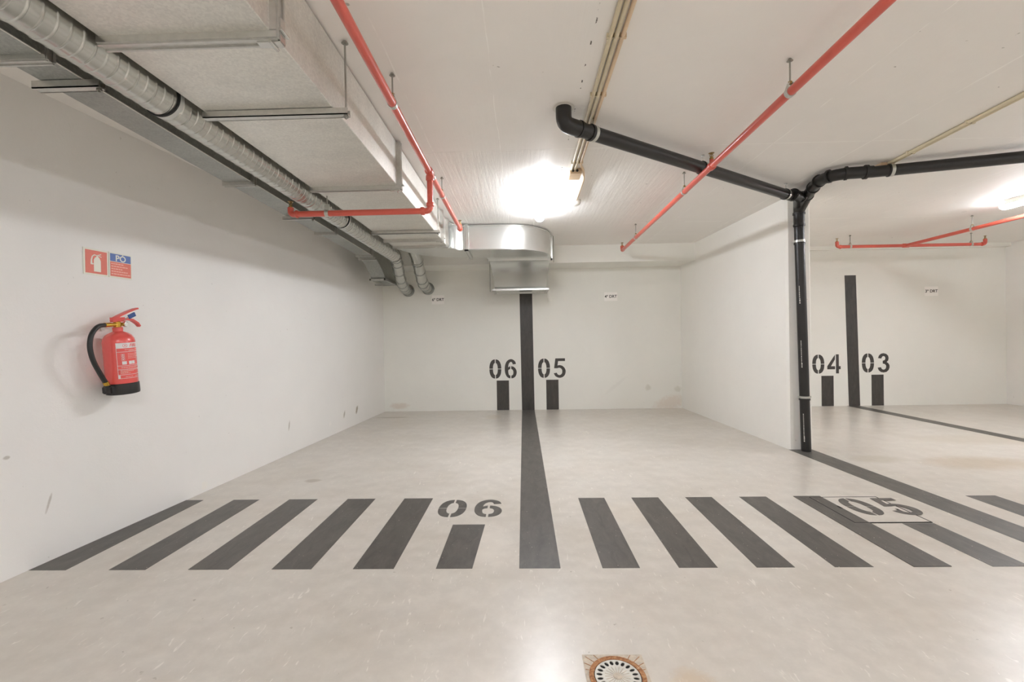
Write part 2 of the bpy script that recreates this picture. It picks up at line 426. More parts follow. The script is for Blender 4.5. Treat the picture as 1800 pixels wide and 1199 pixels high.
tag(obj('floor_bar', prism(B(), [(2.27, 2.21), (2.45, 2.21), (2.445, 2.712), (2.26, 2.712)], 0, PZ), 'floor_paint'), 'short dark grey floor bar in front of the square access cover', 'floor marking')
tag(obj('floor_line', prism(B(), [(-.035, 2.21), (.171, 2.21), (.174, 7.098), (-.026, 7.098)], 0, PZ), 'floor_paint'), 'long dark grey centre line on the floor between bays 06 and 05', 'floor marking')
tag(obj('floor_line', prism(B(), [(2.71, 2.0), (2.92, 2.0), (2.845, 4.46), (2.62, 4.46)], 0, PZ), 'floor_paint'), 'dark grey floor line running forward from the foot of the dividing wall', 'floor marking')
tag(obj('floor_line', prism(B(), [(5.15, 3.4), (5.30, 3.4), (5.26, 7.098), (5.075, 7.098)], 0, PZ), 'floor_paint'), 'thin grey floor line between bays 04 and 03 at far right', 'floor marking')

# ------------------------------------------------------------ stencilled digits (unit box: .62 wide, 1 high)
def stroke(bm, pts, wd, mtx, th):
    """ribbon with square ends; pts centre line"""
    pts = [Vector((p[0], p[1])) for p in pts]; n = len(pts); L = []; R_ = []
    for i, p in enumerate(pts):
        t = (pts[min(i+1, n-1)]-pts[max(i-1, 0)]).normalized(); nn = Vector((-t.y, t.x))
        wv = wd[i] if isinstance(wd, (list, tuple)) else wd
        L.append(p+nn*wv/2); R_.append(p-nn*wv/2)
    poly = L+R_[::-1]
    rows = [[], []]
    for j, z in enumerate((0, th)):
        rows[j] = [(bm.verts.new(mtx @ Vector((a.x, a.y, z))), bm.verts.new(mtx @ Vector((b.x, b.y, z)))) for a, b in zip(L, R_)]
    for i in range(n-1):
        (a0, b0), (a1, b1) = rows[0][i], rows[0][i+1]; (c0, d0), (c1, d1) = rows[1][i], rows[1][i+1]
        bm.faces.new((c0, c1, d1, d0)); bm.faces.new((a0, b0, b1, a1)); bm.faces.new((a0, a1, c1, c0)); bm.faces.new((b0, d0, d1, b1))
    for i in (0, n-1):
        (a0, b0), (c0, d0) = rows[0][i], rows[1][i]; bm.faces.new((a0, c0, d0, b0))
def arc(cx, cy, rx, ry, a0, a1, n=14, p=2.0):
    out = []
    for i in range(n+1):
        a = math.radians(a0+(a1-a0)*i/n); c, s = math.cos(a), math.sin(a)
        out.append((cx+rx*math.copysign(abs(c)**(2/p), c), cy+ry*math.copysign(abs(s)**(2/p), s)))
    return out
def smooth_pts(P, k=4):
    out = []
    for i in range(len(P)-1):
        p0 = P[max(i-1, 0)]; p1 = P[i]; p2 = P[i+1]; p3 = P[min(i+2, len(P)-1)]
        for j in range(k):
            t = j/k
            out.append(tuple(.5*((2*b)+(c-a)*t+(2*a-5*b+4*c-d)*t*t+(3*b-a-3*c+d)*t**3) for a, b, c, d in zip(p0, p1, p2, p3)))
    return out+[P[-1]]
def strip(bm, outer, inner, mtx, th, k=4):
    if k > 1: outer, inner = smooth_pts(outer, k), smooth_pts(inner, k)
    rows = [[[bm.verts.new(mtx @ Vector((x, y, z))) for x, y in P] for P in (outer, inner)] for z in (0, th)]
    n = len(outer)
    for i in range(n-1):
        (a0, b0), (c0, d0) = rows
        bm.faces.new((c0[i], c0[i+1], d0[i+1], d0[i])); bm.faces.new((a0[i], b0[i], b0[i+1], a0[i+1]))
        bm.faces.new((a0[i], a0[i+1], c0[i+1], c0[i])); bm.faces.new((b0[i], d0[i], d0[i+1], b0[i+1]))
    for i in (0, n-1): bm.faces.new((rows[0][0][i], rows[1][0][i], rows[1][1][i], rows[0][1][i]))
def plate(bm, P, mtx, th):
    a = [bm.verts.new(mtx @ Vector((x, y, 0))) for x, y in P]; b = [bm.verts.new(mtx @ Vector((x, y, th))) for x, y in P]
    n = len(P); bm.faces.new(a); bm.faces.new(b[::-1])
    for i in range(n): bm.faces.new((a[i], a[(i+1) % n], b[(i+1) % n], b[i]))
def digit(bm, d, mtx, th):
    T = (mtx, th)
    if d == '0':
        g, gy = .022, .013
        for sx_ in (-1, 1):
            for sy_ in (-1, 1):
                O, I = [], []
                for i in range(17):
                    a = math.pi/2*i/16; c_, s_ = max(math.cos(a), 0), math.sin(a); f = lambda v: v**(2/2.35)
                    for L_, rx, ry in ((O, .31, .5), (I, .125, .315)): L_.append((.31+sx_*max(rx*f(c_), g), .5+sy_*max(ry*f(s_), gy)))
                strip(bm, O, I, mtx, th, 1)
    elif d == '6':
        strip(bm, [(.585, .745), (.545, .87), (.45, .96), (.34, 1.0), (.22, .975), (.11, .89), (.04, .76), (.005, .6), (.0, .45), (.02, .28), (.08, .13), (.17, .035), (.285, 0)],
              [(.415, .725), (.395, .80), (.365, .84), (.325, .855), (.28, .84), (.225, .78), (.195, .70), (.18, .60), (.18, .48), (.18, .34), (.20, .22), (.235, .165), (.285, .145)], *T)
        strip(bm, [(.176, .565), (.225, .61), (.285, .63)], [(.176, .41), (.225, .465), (.285, .485)], *T)
        strip(bm, [(.335, .635), (.45, .605), (.545, .525), (.60, .42), (.615, .30), (.59, .18), (.53, .08), (.44, .02), (.335, 0)],
              [(.335, .488), (.385, .465), (.42, .42), (.438, .36), (.442, .31), (.435, .24), (.415, .19), (.38, .16), (.335, .145)], *T)
    elif d == '5':
        plate(bm, [(.10, 1.0), (.60, 1.0), (.60, .86), (.245, .86), (.205, .628), (.03, .49)], *T)
        strip(bm, [(.206, .629), (.31, .65), (.44, .62), (.55, .53), (.615, .41), (.625, .30), (.59, .16), (.51, .06), (.40, .005), (.29, -.005), (.17, .03), (.07, .11), (.01, .235)],
              [(.03, .489), (.19, .49), (.29, .515), (.385, .48), (.44, .40), (.45, .32), (.435, .23), (.385, .165), (.32, .135), (.27, .14), (.225, .165), (.19, .205), (.17, .26)], mtx, th, 3)
    elif d == '4':
        plate(bm, [(.37, .98), (.37, .74), (.16, .38), (.37, .38), (.37, .22), (-.03, .22), (-.03, .38)], *T)
        plate(bm, [(.42, 1.0), (.57, 1.0), (.57, .38), (.66, .38), (.66, .22), (.57, .22), (.57, 0), (.42, 0)], *T)
    elif d == '3':
        strip(bm, [(.03, .745), (.08, .88), (.18, .975), (.31, 1.0), (.45, .965), (.55, .87), (.575, .74), (.55, .62), (.475, .54), (.48, .53), (.56, .47), (.615, .37), (.62, .26), (.57, .12), (.46, .02), (.31, -.01), (.17, .02), (.06, .11), (.01, .25)],
              [(.20, .72), (.225, .79), (.265, .84), (.31, .85), (.37, .83), (.40, .78), (.405, .71), (.37, .64), (.27, .605), (.27, .46), (.38, .43), (.44, .36), (.445, .28), (.42, .2), (.37, .155), (.31, .14), (.25, .155), (.205, .2), (.18, .27)], mtx, th, 1)
def number(name, txt, mtx, h, label, mat, pitch=.80, th=.0012, slant=0.):
    bm = B(); sc = Matrix.Diagonal((h*1.0, h, 1, 1))
    if slant: sh = Matrix(((1, slant, 0, 0), (0, 1, 0, 0), (0, 0, 1, 0), (0, 0, 0, 1)))
    else: sh = Matrix.Identity(4)
    for i, d in enumerate(txt):
        digit(bm, d, mtx @ sh @ sc @ Matrix.Translation((i*pitch, 0, 0)), th/1)
    return tag(obj(name, bm, mat), label, 'painted number')
G = 'stencilled bay numbers'
number('painted_number', '06', on_back(-.538, .507), .308, 'black stencilled number left of the centre wall stripe, reading zero six', 'wall_paint')
number('painted_number', '05', on_back(.240, .508), .308, 'black stencilled number right of the centre wall stripe, reading zero five', 'wall_paint')
number('painted_number', '04', on_back(4.552, .513), .300, 'black stencilled number just right of the black drop pipe, reading zero four', 'wall_paint')
number('painted_number', '03', on_back(5.318, .520), .300, 'black stencilled number right of the tall far stripe, reading zero three', 'wall_paint')
number('painted_number', '06', on_floor(-.588, 2.853, 0), .303, 'grey stencilled number 06 painted on the floor', 'floor_paint', .81)
number('painted_number', '05', on_floor(2.118, 2.83, .0036), .29, 'worn grey stencilled number 05 painted on the square access cover', 'floor_paint', .80)

# wall stripes and bars
def wall_bar(name, x0, x1, z0, z1, label, dx=0.):
    a = on_back(0, 0)
    bm = B(); box(bm, x0, x1, 7.0988, 7.0999, z0, z1)
    for v in bm.verts:
        if v.co.z > (z0+z1)/2: v.co.x -= dx
    return tag(obj(name, bm, 'wall_paint'), label, 'wall marking')
wall_bar('wall_stripe', -.026, .175, 0.001, 2.05, 'tall dark stripe on the back wall under the sheet metal outlet', .012)
wall_bar('wall_stripe', 5.11, 5.285, 0.001, 2.05, 'tall dark stripe on the far right wall between 04 and 03', .045)
wall_bar('wall_bar', -.425, -.228, 0.001, .475, 'short dark bar on the back wall, left of the tall centre stripe')
wall_bar('wall_bar', .366, .562, 0.001, .477, 'short dark bar on the back wall, right of the tall centre stripe')
wall_bar('wall_bar', 4.690, 4.878, 0.001, .478, 'short dark wall bar between the black drop pipe and the far tall stripe')
wall_bar('wall_bar', 5.463, 5.650, 0.001, .485, 'short dark wall bar right of the far tall stripe, the rightmost bar')

# door cards
def card(x0, x1, z0, z1, s, label):
    t = thing('flat_number_card', label, 'card', ((x0+x1)/2, 7.1, z0))
    obj('card', box(B(), x0, x1, 7.097, 7.0998, z0, z1), 'cover_paper', t)
    obj('lettering', text_bm(s, .062, on_back((x0+x1)/2, (z0+z1)/2, 7.0965), .0004, .0013), 'ink', t)
card(-1.444, -1.245, 1.712, 1.858, '6º DRT', 'small white card left of the sheet metal outlet, reading 6º DRT')
card(1.309, 1.514, 1.716, 1.855, '4º DRT', 'small white card right of the sheet metal outlet, reading 4º DRT')
card(6.292, 6.497, 1.704, 1.850, '3º DRT', 'small white card in the far right bay, reading 3º DRT')

# ------------------------------------------------------------ access cover with sunken frame
t = thing('access_cover', 'square white painted steel access cover flush in the floor, carrying the number 05', 'manhole cover', (2.21, 2.935, 0))
X0, X1, Y0, Y1 = 1.985, 2.445, 2.720, 3.152
obj('lid', box(B(), X0+.006, X1-.006, Y0+.006, Y1-.006, 0.0003, .0031), 'cover', t)
bm = B()
for a in ((X0, X0+.007, Y0, Y1), (X1-.003, X1, Y0, Y1), (X0, X1, Y0, Y0+.007), (X0, X1, Y1-.004, Y1)): box(bm, *a, .0001, .0039)
obj('frame_gap', bm, 'gap', t)
obj('lifting_slot', box(B(), 2.06, 2.075, 2.945, 2.985, .0025, .0042), 'gap', t)
obj('lifting_slot', box(B(), 2.395, 2.41, 2.87, 2.93, .0025, .0042), 'gap', t)

# ------------------------------------------------------------ floor drain
cx, cy = .303, 1.498
t = thing('floor_drain', 'round perforated floor drain in a rusty ring at the front', 'drain', (cx, cy, 0))
bm = holes_bm([[(-.107, -.107), (.107, -.107), (.107, .107), (-.107, .107)], [(.094*math.cos(a/24*math.pi), .094*math.sin(a/24*math.pi)) for a in range(48)]], on_floor(cx, cy, .0008), .0007)
obj('mortar_patch', bm, 'mortar', t)
for k in range(28):          # grooves scored in the mortar corners
    a = 2*math.pi*(k+.5)/28
    if abs(abs(math.cos(a))-.707) > .24: continue
    r1 = min(.107/max(abs(math.cos(a)), abs(math.sin(a))), .14)-.004
    if r1 < .104: continue
    bm = B(); cyl(bm, (cx+.098*math.cos(a), cy+.098*math.sin(a), .0014), (cx+r1*math.cos(a), cy+r1*math.sin(a), .0014), .0013, 6)
    obj('mortar_groove', bm, 'rust', t)
bm = B(); ring(bm, (cx, cy, .0025), (0, 0, 1), .0795, .0955, .005, 64); obj('rusty_ring', bm, 'rust', t)
obj('dark_backing', lathe(B(), [(.0795, .0002), (.0795, .0008)], (cx, cy, 0), 40), 'gap', t)  # flat black disc painted in for the shade below the holes
circ = lambda r, n=64: [(r*math.cos(2*math.pi*k/n), r*math.sin(2*math.pi*k/n)) for k in range(n)]
loops = [circ(.0765)]
for k in range(20):
    a = 2*math.pi*(k+.5)/20; e = []
    for j in range(14):
        b_ = 2*math.pi*j/14; rr = .0610+.0105*math.cos(b_); tt = .0064*math.sin(b_)
        e.append((rr*math.cos(a)-tt*math.sin(a), rr*math.sin(a)+tt*math.cos(a)))
    loops.append(e[::-1])
pl_ = obj('cover_plate', holes_bm(loops, on_floor(cx, cy, .0035), .0014), 'iron_white', t)
bm = B()
for k in range(20):
    a = 2*math.pi*k/20
    cyl(bm, (cx+.017*math.cos(a), cy+.017*math.sin(a), .005), (cx+.043*math.cos(a), cy+.043*math.sin(a), .005), .0011, 6)
lathe(bm, [(.016, .0048), (.014, .0068), (.005, .0075)], (cx, cy, 0), 24)
obj('raised_rosette', bm, 'mortar', t, smooth='auto')

# ------------------------------------------------------------ rectangular ducts
def frame_band(bm, x0, x1, z0, z1, y, d, wd, top=False):
    """flange: L-shaped frame round a duct whose faces are x0..x1, z0..z1"""
    box(bm, x0-d, x1+d, y-wd/2, y+wd/2, z0-d, z0+.002)
    box(bm, x1-.002, x1+d, y-wd/2, y+wd/2, z0, z1)
    box(bm, x0-d, x0+.002, y-wd/2, y+wd/2, z0, z1)
    for q in (-1, 1):        # the turned-up lips of the two profiles
        yy = y+q*wd*.32
        box(bm, x0-d, x1+d, yy-.004, yy+.004, z0-d-.006, z0-d+.001)
        box(bm, x1+d-.001, x1+d+.006, yy-.004, yy+.004, z0-d, z1)
def corner_bolts(parent, x, z, y, wd):
    bm = B()
    box(bm, x-.05, x+.03, y-wd*.6, y+wd*.6, z-.034, z-.026); box(bm, x+.022, x+.032, y-wd*.6, y+wd*.6, z-.03, z+.05)
    obj('corner_plate', bm, 'bolt', parent)
    for bx_, bz_ in ((0, -.036), (.036, .005)):
        obj('bolt', cyl(B(), (x+bx_, y-wd, z+bz_), (x+bx_, y+wd, z+bz_), .006, 10), 'bolt', parent, smooth='auto')

BZ = 2.195; TZ = 2.488
big = thing('air_duct', 'wide rectangular galvanised ceiling duct that turns right and ends in a drop outlet', 'duct', (-1.12, 1.5, BZ))
seg = [(-.6, 1.5), (1.5, 3.0), (3.0, 4.60), (4.60, 4.92)]
for a, b in seg:
    bm = B(); box(bm, -1.42, -.83, a+.001, b-.001, BZ, TZ)
    bmesh.ops.bevel(bm, geom=[e for e in bm.edges if abs(e.verts[0].co.y-e.verts[1].co.y) > .1], offset=.003, segments=1, affect='EDGES')
    obj('duct_section', bm, 'galv', big)
def bez(p0, p1, p2, p3, n=14):
    o = []
    for i in range(n+1):
        s = i/n; o.append(tuple((1-s)**3*a+3*(1-s)**2*s*b+3*(1-s)*s*s*c+s**3*d for a, b, c, d in zip(p0, p1, p2, p3)))
    return o
inner = bez((-.83, 4.92), (-.83, 5.10), (-.77, 5.22), (-.62, 5.22))
outer = bez((-.64, 5.72), (-1.08, 5.72), (-1.42, 5.45), (-1.42, 4.92))
obj('duct_elbow', prism(B(), inner+outer, BZ, TZ), 'galv_shiny', big, smooth='auto')
fr = bez((-.25, 5.22), (.12, 5.22), (.38, 5.42), (.39, 5.88), 20)
bk = bez((-.43, 5.88), (-.43, 5.78), (-.50, 5.72), (-.60, 5.72), 8)
obj('duct_sweep', prism(B(), [(-.618, 5.22)]+fr+bk+[(-.638, 5.72)], BZ, TZ), 'galv_shiny', big, smooth='auto')
bm = B()      # pinched seams along the top and bottom of the curved front
for zz in (BZ+.006, TZ-.012):
    tube(bm, [(x, y, zz) for x, y in inner], .005, 8); tube(bm, [(-.62, 5.218, zz)]+[(x, y-.001, zz) for x, y in fr], .005, 8)
obj('seam', bm, 'galv_shiny', big, smooth=True)
# elbow joint flange (diagonal in plan) and end flange
bm = B(); q = Vector((-.62, 5.19)); 
prism(bm, [(-.645, 5.185), (-.615, 5.185), (-.625, 5.75), (-.655, 5.75)], BZ-.022, BZ+.002)
box(bm, -.645, -.615, 5.185, 5.222, BZ-.02, TZ+.005)
obj('flange', bm, 'galv_shiny', big)
bm = B(); prism(bm, [(-.665, 5.182), (-.648, 5.182), (-.658, 5.755), (-.675, 5.755)], BZ-.026, BZ+.001); box(bm, -.662, -.648, 5.182, 5.22, BZ-.022, TZ); obj('flange', bm, 'galv_shiny', big)
bm = B(); box(bm, -.45, .41, 5.875, 5.905, BZ-.022, BZ+.002); box(bm, .388, .412, 5.875, 5.905, BZ-.022, TZ); obj('flange', bm, 'galv_shiny', big)
# drop outlet: elbow from level to down, widening frame at its foot
drop = bez((5.89, BZ), (6.12, BZ-.02), (6.36, 2.06), (6.50, 1.865), 12)
pts = drop+[(6.98, 1.865), (6.98, 2.235), (6.54, 2.235), (6.50, 2.42), (6.40, TZ), (5.89, TZ)]
bm = prism_x(B(), pts, -.425, .385)
for v in bm.verts:
    if v.co.z < BZ-.01:
        k = (BZ-v.co.z)/(BZ-1.865)
        v.co.x += (.035*k if v.co.x < 0 else -.03*k)
obj('drop_outlet', bm, 'galv_shiny', big, smooth='auto')
bm = B(); box(bm, -.43, .395, 6.465, 6.50, 1.845, 1.872); box(bm, -.43, .395, 6.97, 7.0, 1.845, 1.872)
box(bm, -.43, -.395, 6.47, 7.0, 1.845, 1.87); box(bm, .36, .395, 6.47, 7.0, 1.845, 1.87); obj('outlet_frame', bm, 'rail', big)
for y, wd in ((1.5, .05), (3.0, .035), (4.60, .03), (4.92, .03)):
    bm = B(); frame_band(bm, -1.405, -.83, BZ, TZ, y, .022, wd)
    f = obj('flange', bm, 'rail', big)
    corner_bolts(f, -.83, BZ, y, wd*.5)
for o in [o for o in C.objects if o.name.startswith(('corner_plate', 'bolt')) and o.parent and o.parent.name.startswith('flange')]:
    o.location = (0, 0, 0)

def rod(bm, x, y, z0, z1, r=.0045): cyl(bm, (x, y, z0), (x, y, z1), r, 8)
def bracket(x0, x1, y, z, rods, label, hgt=.03, wd=.035):
    t = thing('duct_support', label, 'bracket', ((x0+x1)/2, y, z-hgt))
    bm = B(); box(bm, x0, x1, y-wd/2, y+wd/2, z-hgt, z-hgt+.004); box(bm, x0, x1, y-wd/2, y-wd/2+.004, z-hgt, z-.001); box(bm, x0, x1, y+wd/2-.004, y+wd/2, z-hgt, z-.001)
    obj('rail', bm, 'rail', t)
    for x in rods:
        bm = B(); rod(bm, x, y, z-hgt-.015, H-.001); lathe(bm, [(.010, 0), (.010, .008)], (x, y, z-hgt-.009), 6); lathe(bm, [(.016, 0), (.008, .01)], (x, y, H-.0115), 10)
        obj('threaded_rod', bm, 'rod', t)
bracket(-1.425, -.765, 1.99, BZ-.001, (-.778,), 'zinc rail under the wide duct with a long rod to the ceiling, nearest')
bracket(-1.430, -.775, 4.24, BZ-.001, (-.79,), 'zinc rail under the wide duct with rods, behind the red branch pipe')
t = thing('hanging_rod', 'thin vertical rod at the right side of the curved duct end', 'rod', (.43, 5.93, 2.15))
bm = B(); rod(bm, .43, 5.93, 2.15, H-.001); obj('rod', bm, 'rod', t)
t = thing('hanging_rod', 'thin vertical rod beside the left edge of the drop outlet', 'rod', (-.46, 6.48, 1.83))
bm = B(); rod(bm, -.46, 6.48, 1.83, 2.5); obj('rod', bm, 'rod', t)

# small duct along the left wall
SB = 2.20
sl = lambda y: -1.885-.033*(y-1.6)
sm = thing('air_duct', 'narrow dull rectangular duct high along the left wall, left of the round duct', 'duct', (-1.85, 1.5, SB))
for a, b in ((-.6, 1.58), (1.58, 2.88), (2.88, 4.26), (4.26, 5.42)):
    bm = prism(B(), [(sl(a), a+.001), (sl(a)+.168, a+.001), (sl(b)+.168, b-.001), (sl(b), b-.001)], SB, TZ)
    obj('duct_section', bm, 'galv_dark', sm)
bm = B()      # bright folded lip along the lower right edge
tube(bm, [(sl(-.6)+.169, -.6, SB+.002), (sl(5.42)+.169, 5.42, SB+.002)], .003, 6); obj('seam', bm, 'galv', sm)
for y in (1.58, 2.88, 4.26, 5.42):
    bm = B(); frame_band(bm, sl(y), sl(y)+.168, SB, TZ, y, .018, .035); f = obj('flange', bm, 'rail', sm)
drp = bez((5.44, SB), (5.56, SB), (5.82, 2.12), (5.95, 1.975), 12)
pts = drp+[(6.52, 1.975), (6.52, 2.15), (6.40, 2.35), (6.05, TZ), (5.44, TZ)]
obj('duct_elbow', prism_x(B(), pts, -2.025, -1.835), 'galv_dark', sm, smooth='auto')
bm = B(); box(bm, -2.045, -1.83, 5.93, 5.96, 1.955, 1.98); box(bm, -2.045, -1.83, 6.5, 6.53, 1.955, 1.98); box(bm, -1.85, -1.828, 5.93, 6.53, 1.955, 1.98); box(bm, -2.045, -2.022, 5.93, 6.53, 1.955, 1.98)
f = obj('flange', bm, 'rail', sm)
bm = B(); box(bm, -2.045, -1.83, 5.53, 5.55, 2.158, 2.195); obj('flange', bm, 'rail', sm)
bracket(-1.925, -1.655, 1.735, SB-.001, (-1.667,), 'zinc rail under the narrow left duct, nearest the camera')
bracket(-1.985, -1.725, 3.68, SB-.001, (-1.735,), 'zinc rail under the narrow left duct, beside the end of the red branch pipe')
for x, y in ((-2.05, 6.0), (-1.83, 6.47)):
    pass
bracket(-2.09, -1.80, 6.30, 1.953, (), 'short zinc rail below the narrow duct down-turned end', .02, .03)

# ------------------------------------------------------------ spiral ducts
def spiral(bm, path, R, pitch=.085, seg=48, bead=.0031):
    """straight tube whose mesh rows follow the helical lock seam and the fainter mid bead"""
    A_, B_ = Vector(path[0]), Vector(path[-1]); L = (B_-A_).length; t = (B_-A_).normalized()
    nrm = t.orthogonal().normalized(); bn = t.cross(nrm)
    ph = [(-.0075, 0), (-.005, 0), (-.0036, .5), (-.0018, .95), (.0018, .95), (.0036, .5), (.005, 0), (.0075, 0), (.022, 0), (.036, 0),
          (.0385, 0), (.0405, .32), (.0425, .42), (.0445, .32), (.0465, 0), (.049, 0), (.064, 0)]
    n = len(ph); M_ = int(L/pitch)+3; rows = []
    for m_ in range(-1, M_):
        for off, hgt in ph:
            row = []
            for k in range(seg):
                a = 2*math.pi*k/seg; s_ = min(max(m_*pitch+off+k/seg*pitch, 0), L)
                row.append(bm.verts.new(A_+t*s_+(nrm*math.cos(a)+bn*math.sin(a))*(R+bead*hgt)))
            rows.append(row)
    for q in range(len(rows)-1):
        for k in range(seg-1): bm.faces.new((rows[q][k], rows[q][k+1], rows[q+1][k+1], rows[q+1][k]))
        if q+n+1 < len(rows): bm.faces.new((rows[q][seg-1], rows[q+n][0], rows[q+n+1][0], rows[q+1][seg-1]))
    dead = [f for f in bm.faces if f.calc_area() < 1e-9]
    bmesh.ops.delete(bm, geom=dead, context='FACES')
    bmesh.ops.delete(bm, geom=[v for v in bm.verts if not v.link_faces], context='VERTS')
    return bm
SR = .0755; SZ = 2.20; sx = lambda y: -1.517-.014*(y-1.5)
sp = thing('spiral_duct', 'long round galvanised spiral duct between the two rectangular ducts', 'duct', (sx(1.5), 1.5, SZ))
for a, b in ((-.6, 1.87), (1.885, 3.80), (3.81, 5.48)):
    obj('duct_tube', spiral(B(), [(sx(a), a, SZ), (sx(b), b, SZ)], SR), 'galv_spiral', sp, smooth='auto')
for y in (1.877, 3.805):
    bm = B(); ring(bm, (sx(y), y, SZ), (0, 1, 0), .05, SR-.004, .03, 48); obj('joint_gasket', bm, 'rubber', sp, smooth='auto')
    bm = B(); ring(bm, (sx(y), y-.012, SZ), (0, 1, 0), SR-.01, SR+.006, .008, 48); obj('clamp_ring', bm, 'rubber', sp, smooth='auto')
    bm = B(); ring(bm, (sx(y), y+.006, SZ), (0, 1, 0), SR-.01, SR+.004, .022, 48); obj('seal_band', bm, 'white_seal', sp, smooth='auto')
def seg_elbow(parent, path, R, bands):
    obj('duct_elbow', tube(B(), path, R, 40), 'galv_spiral', parent, smooth='auto')
    P = [Vector(p) for p in path]
    for i in bands:
        t = (P[min(i+1, len(P)-1)]-P[max(i-1, 0)]).normalized(); bm = B(); ring(bm, P[i], t, R-.006, R+.0045, .010, 40)
        obj('elbow_seam', bm, 'galv_dark', parent, smooth='auto')
pe = [(sx(5.48), 5.46, SZ), (-1.59, 5.60, SZ-.012), (-1.615, 5.75, SZ-.05), (-1.66, 5.98, SZ-.125), (-1.70, 6.22, SZ-.195), (-1.735, 6.42, SZ-.235), (-1.77, 6.66, SZ-.255), (-1.81, 6.88, SZ-.26), (-1.82, 7.08, SZ-.26)]
seg_elbow(sp, pe, SR-.002, range(1, 8))
bm = B(); ring(bm, (-1.82, 7.093, SZ-.26), (0, 1, 0), SR-.01, SR+.022, .012, 40); obj('wall_collar', bm, 'galv_dark', sp)
bm = B(); ring(bm, (sx(5.5), 5.5, SZ), (0, 1, 0), SR-.01, SR+.008, .012, 40); obj('clamp_ring', bm, 'rail', sp)
s2 = thing('spiral_duct', 'short round duct stub bending from the wide duct into the back wall', 'duct', (-1.33, 6.0, 2.2))
pe = [(-1.40, 5.72, 2.33), (-1.40, 5.90, 2.26), (-1.41, 6.02, 2.20), (-1.43, 6.22, 2.11), (-1.455, 6.45, 2.02), (-1.475, 6.62, 1.985), (-1.49, 6.82, 1.97), (-1.50, 7.08, 1.965)]
seg_elbow(s2, pe, SR, range(2, 7))
bm = B(); ring(bm, (-1.50, 7.093, 1.965), (0, 1, 0), SR-.01, SR+.024, .012, 40); obj('wall_collar', bm, 'galv_dark', s2)
bm = B(); ring(bm, (-1.405, 5.99, 2.215), (-.03, .8, -.45), SR-.01, SR+.007, .014, 40); obj('clamp_ring', bm, 'rail', s2)

# ------------------------------------------------------------ red sprinkler pipes
def hanger(parent, x, y, z, r, ytop=None, ax=(0, 1, 0)):
    bm = B(); cyl(bm, (x, y, z+r+.02), (x, y, H-.001), .0042, 8); lathe(bm, [(.015, 0), (.006, .012)], (x, y, H-.013), 12)
    h = obj('hanger_rod', bm, 'rod', parent)
    bm = B(); ring(bm, (x, y, z), ax, r-.001, r+.0035, .024, 24)
    px = Vector(ax).cross(Vector((0, 0, 1))).normalized()
    for s in (-1, 1):
        a = Vector((x, y, z))+px*s*(r+.001); b_ = Vector((x, y, z+r+.024))+px*s*.006
        d = Vector(ax)*.011; vs = [bm.verts.new(a-d), bm.verts.new(a+d), bm.verts.new(b_+d), bm.verts.new(b_-d)]; bm.faces.new(vs)
        off = px*s*.003; vs2 = [bm.verts.new(v.co+off) for v in vs]; bm.faces.new(vs2[::-1])
        for i in range(4): bm.faces.new((vs[i], vs2[i], vs2[(i+1) % 4], vs[(i+1) % 4]))
    obj('clamp', bm, 'clamp', parent)
    bm = B(); lathe(bm, [(.010, 0), (.010, .012)], (x, y, z+r+.018), 6); obj('nut', bm, 'brass', parent)
def sprinkler_head(parent, x, y, z):
    bm = B(); lathe(bm, [(.014, 0), (.014, .012), (.009, .014), (.009, .02)], (x, y, z), 12)
    for s in (-1, 1): tube(bm, [(x+s*.008, y, z+.018), (x+s*.011, y, z+.03), (x+s*.004, y, z+.044)], .0025, 6)
    cyl(bm, (x, y, z+.02), (x, y, z+.044), .003, 6)
    lathe(bm, [(.018, .044), (.020, .046), (.006, .050)], (x, y, z), 16)
    obj('sprinkler_head', bm, 'brass', parent, smooth='auto')
def coupling(parent, c, ax, r, L, name='pipe_fitting', mat='red_pipe'):
    a = Vector(ax).normalized(); c = Vector(c); bm = B()
    tube(bm, [c-a*L/2, c-a*L/2+a*.006, c+a*L/2-a*.006, c+a*L/2], [r+.003, r+.007, r+.007, r+.003], 24)
    obj(name, bm, mat, parent, smooth='auto')
PR = .0215; PZ1 = 2.345
p1 = thing('sprinkler_pipe', 'red sprinkler pipe beside the wide duct with a branch dropping under it', 'pipe', (-.63, 1.5, PZ1))
px = lambda y: -.632-.008*(y-1.6)
obj('pipe', tube(B(), [(px(-.5), -.5, PZ1), (px(4.82), 4.82, PZ1)], PR, 24), 'red_pipe', p1, smooth='auto')
hanger(p1, px(2.24), 2.24, PZ1, PR); hanger(p1, px(3.69), 3.69, PZ1, PR)
coupling(p1, (px(3.16), 3.16, PZ1), (0, 1, 0), PR, .075, 'tee_fitting'); coupling(p1, (px(3.26), 3.26, PZ1), (0, 1, 0), PR-.002, .03, 'pipe_sleeve', 'clamp')
bm = B(); r_ = PR*.98
path = fillet([(px(3.17), 3.17, PZ1), (px(3.17), 3.17, 2.070), (-1.655, 3.17, 2.068), (-1.655, 3.17, 2.115)], .035, 6)
obj('branch_pipe', tube(bm, path, r_, 20), 'red_pipe', p1, smooth='auto')
coupling(p1, (px(3.17), 3.17, 2.305), (0, 0, 1), r_, .04); coupling(p1, (px(3.17), 3.17, 2.115), (0, 0, 1), r_, .03); coupling(p1, (px(3.17)-.055, 3.17, 2.070), (1, 0, 0), r_, .03)
coupling(p1, (-1.61, 3.17, 2.068), (1, 0, 0), r_, .02)
sprinkler_head(p1, -1.655, 3.17, 2.113)
bm = B(); ring(bm, (-1.39, 3.17, 2.069), (1, 0, 0), r_-.001, r_+.004, .026, 24); box(bm, -1.405, -1.375, 3.166, 3.174, 2.09, 2.135); obj('clamp', bm, 'clamp', p1)
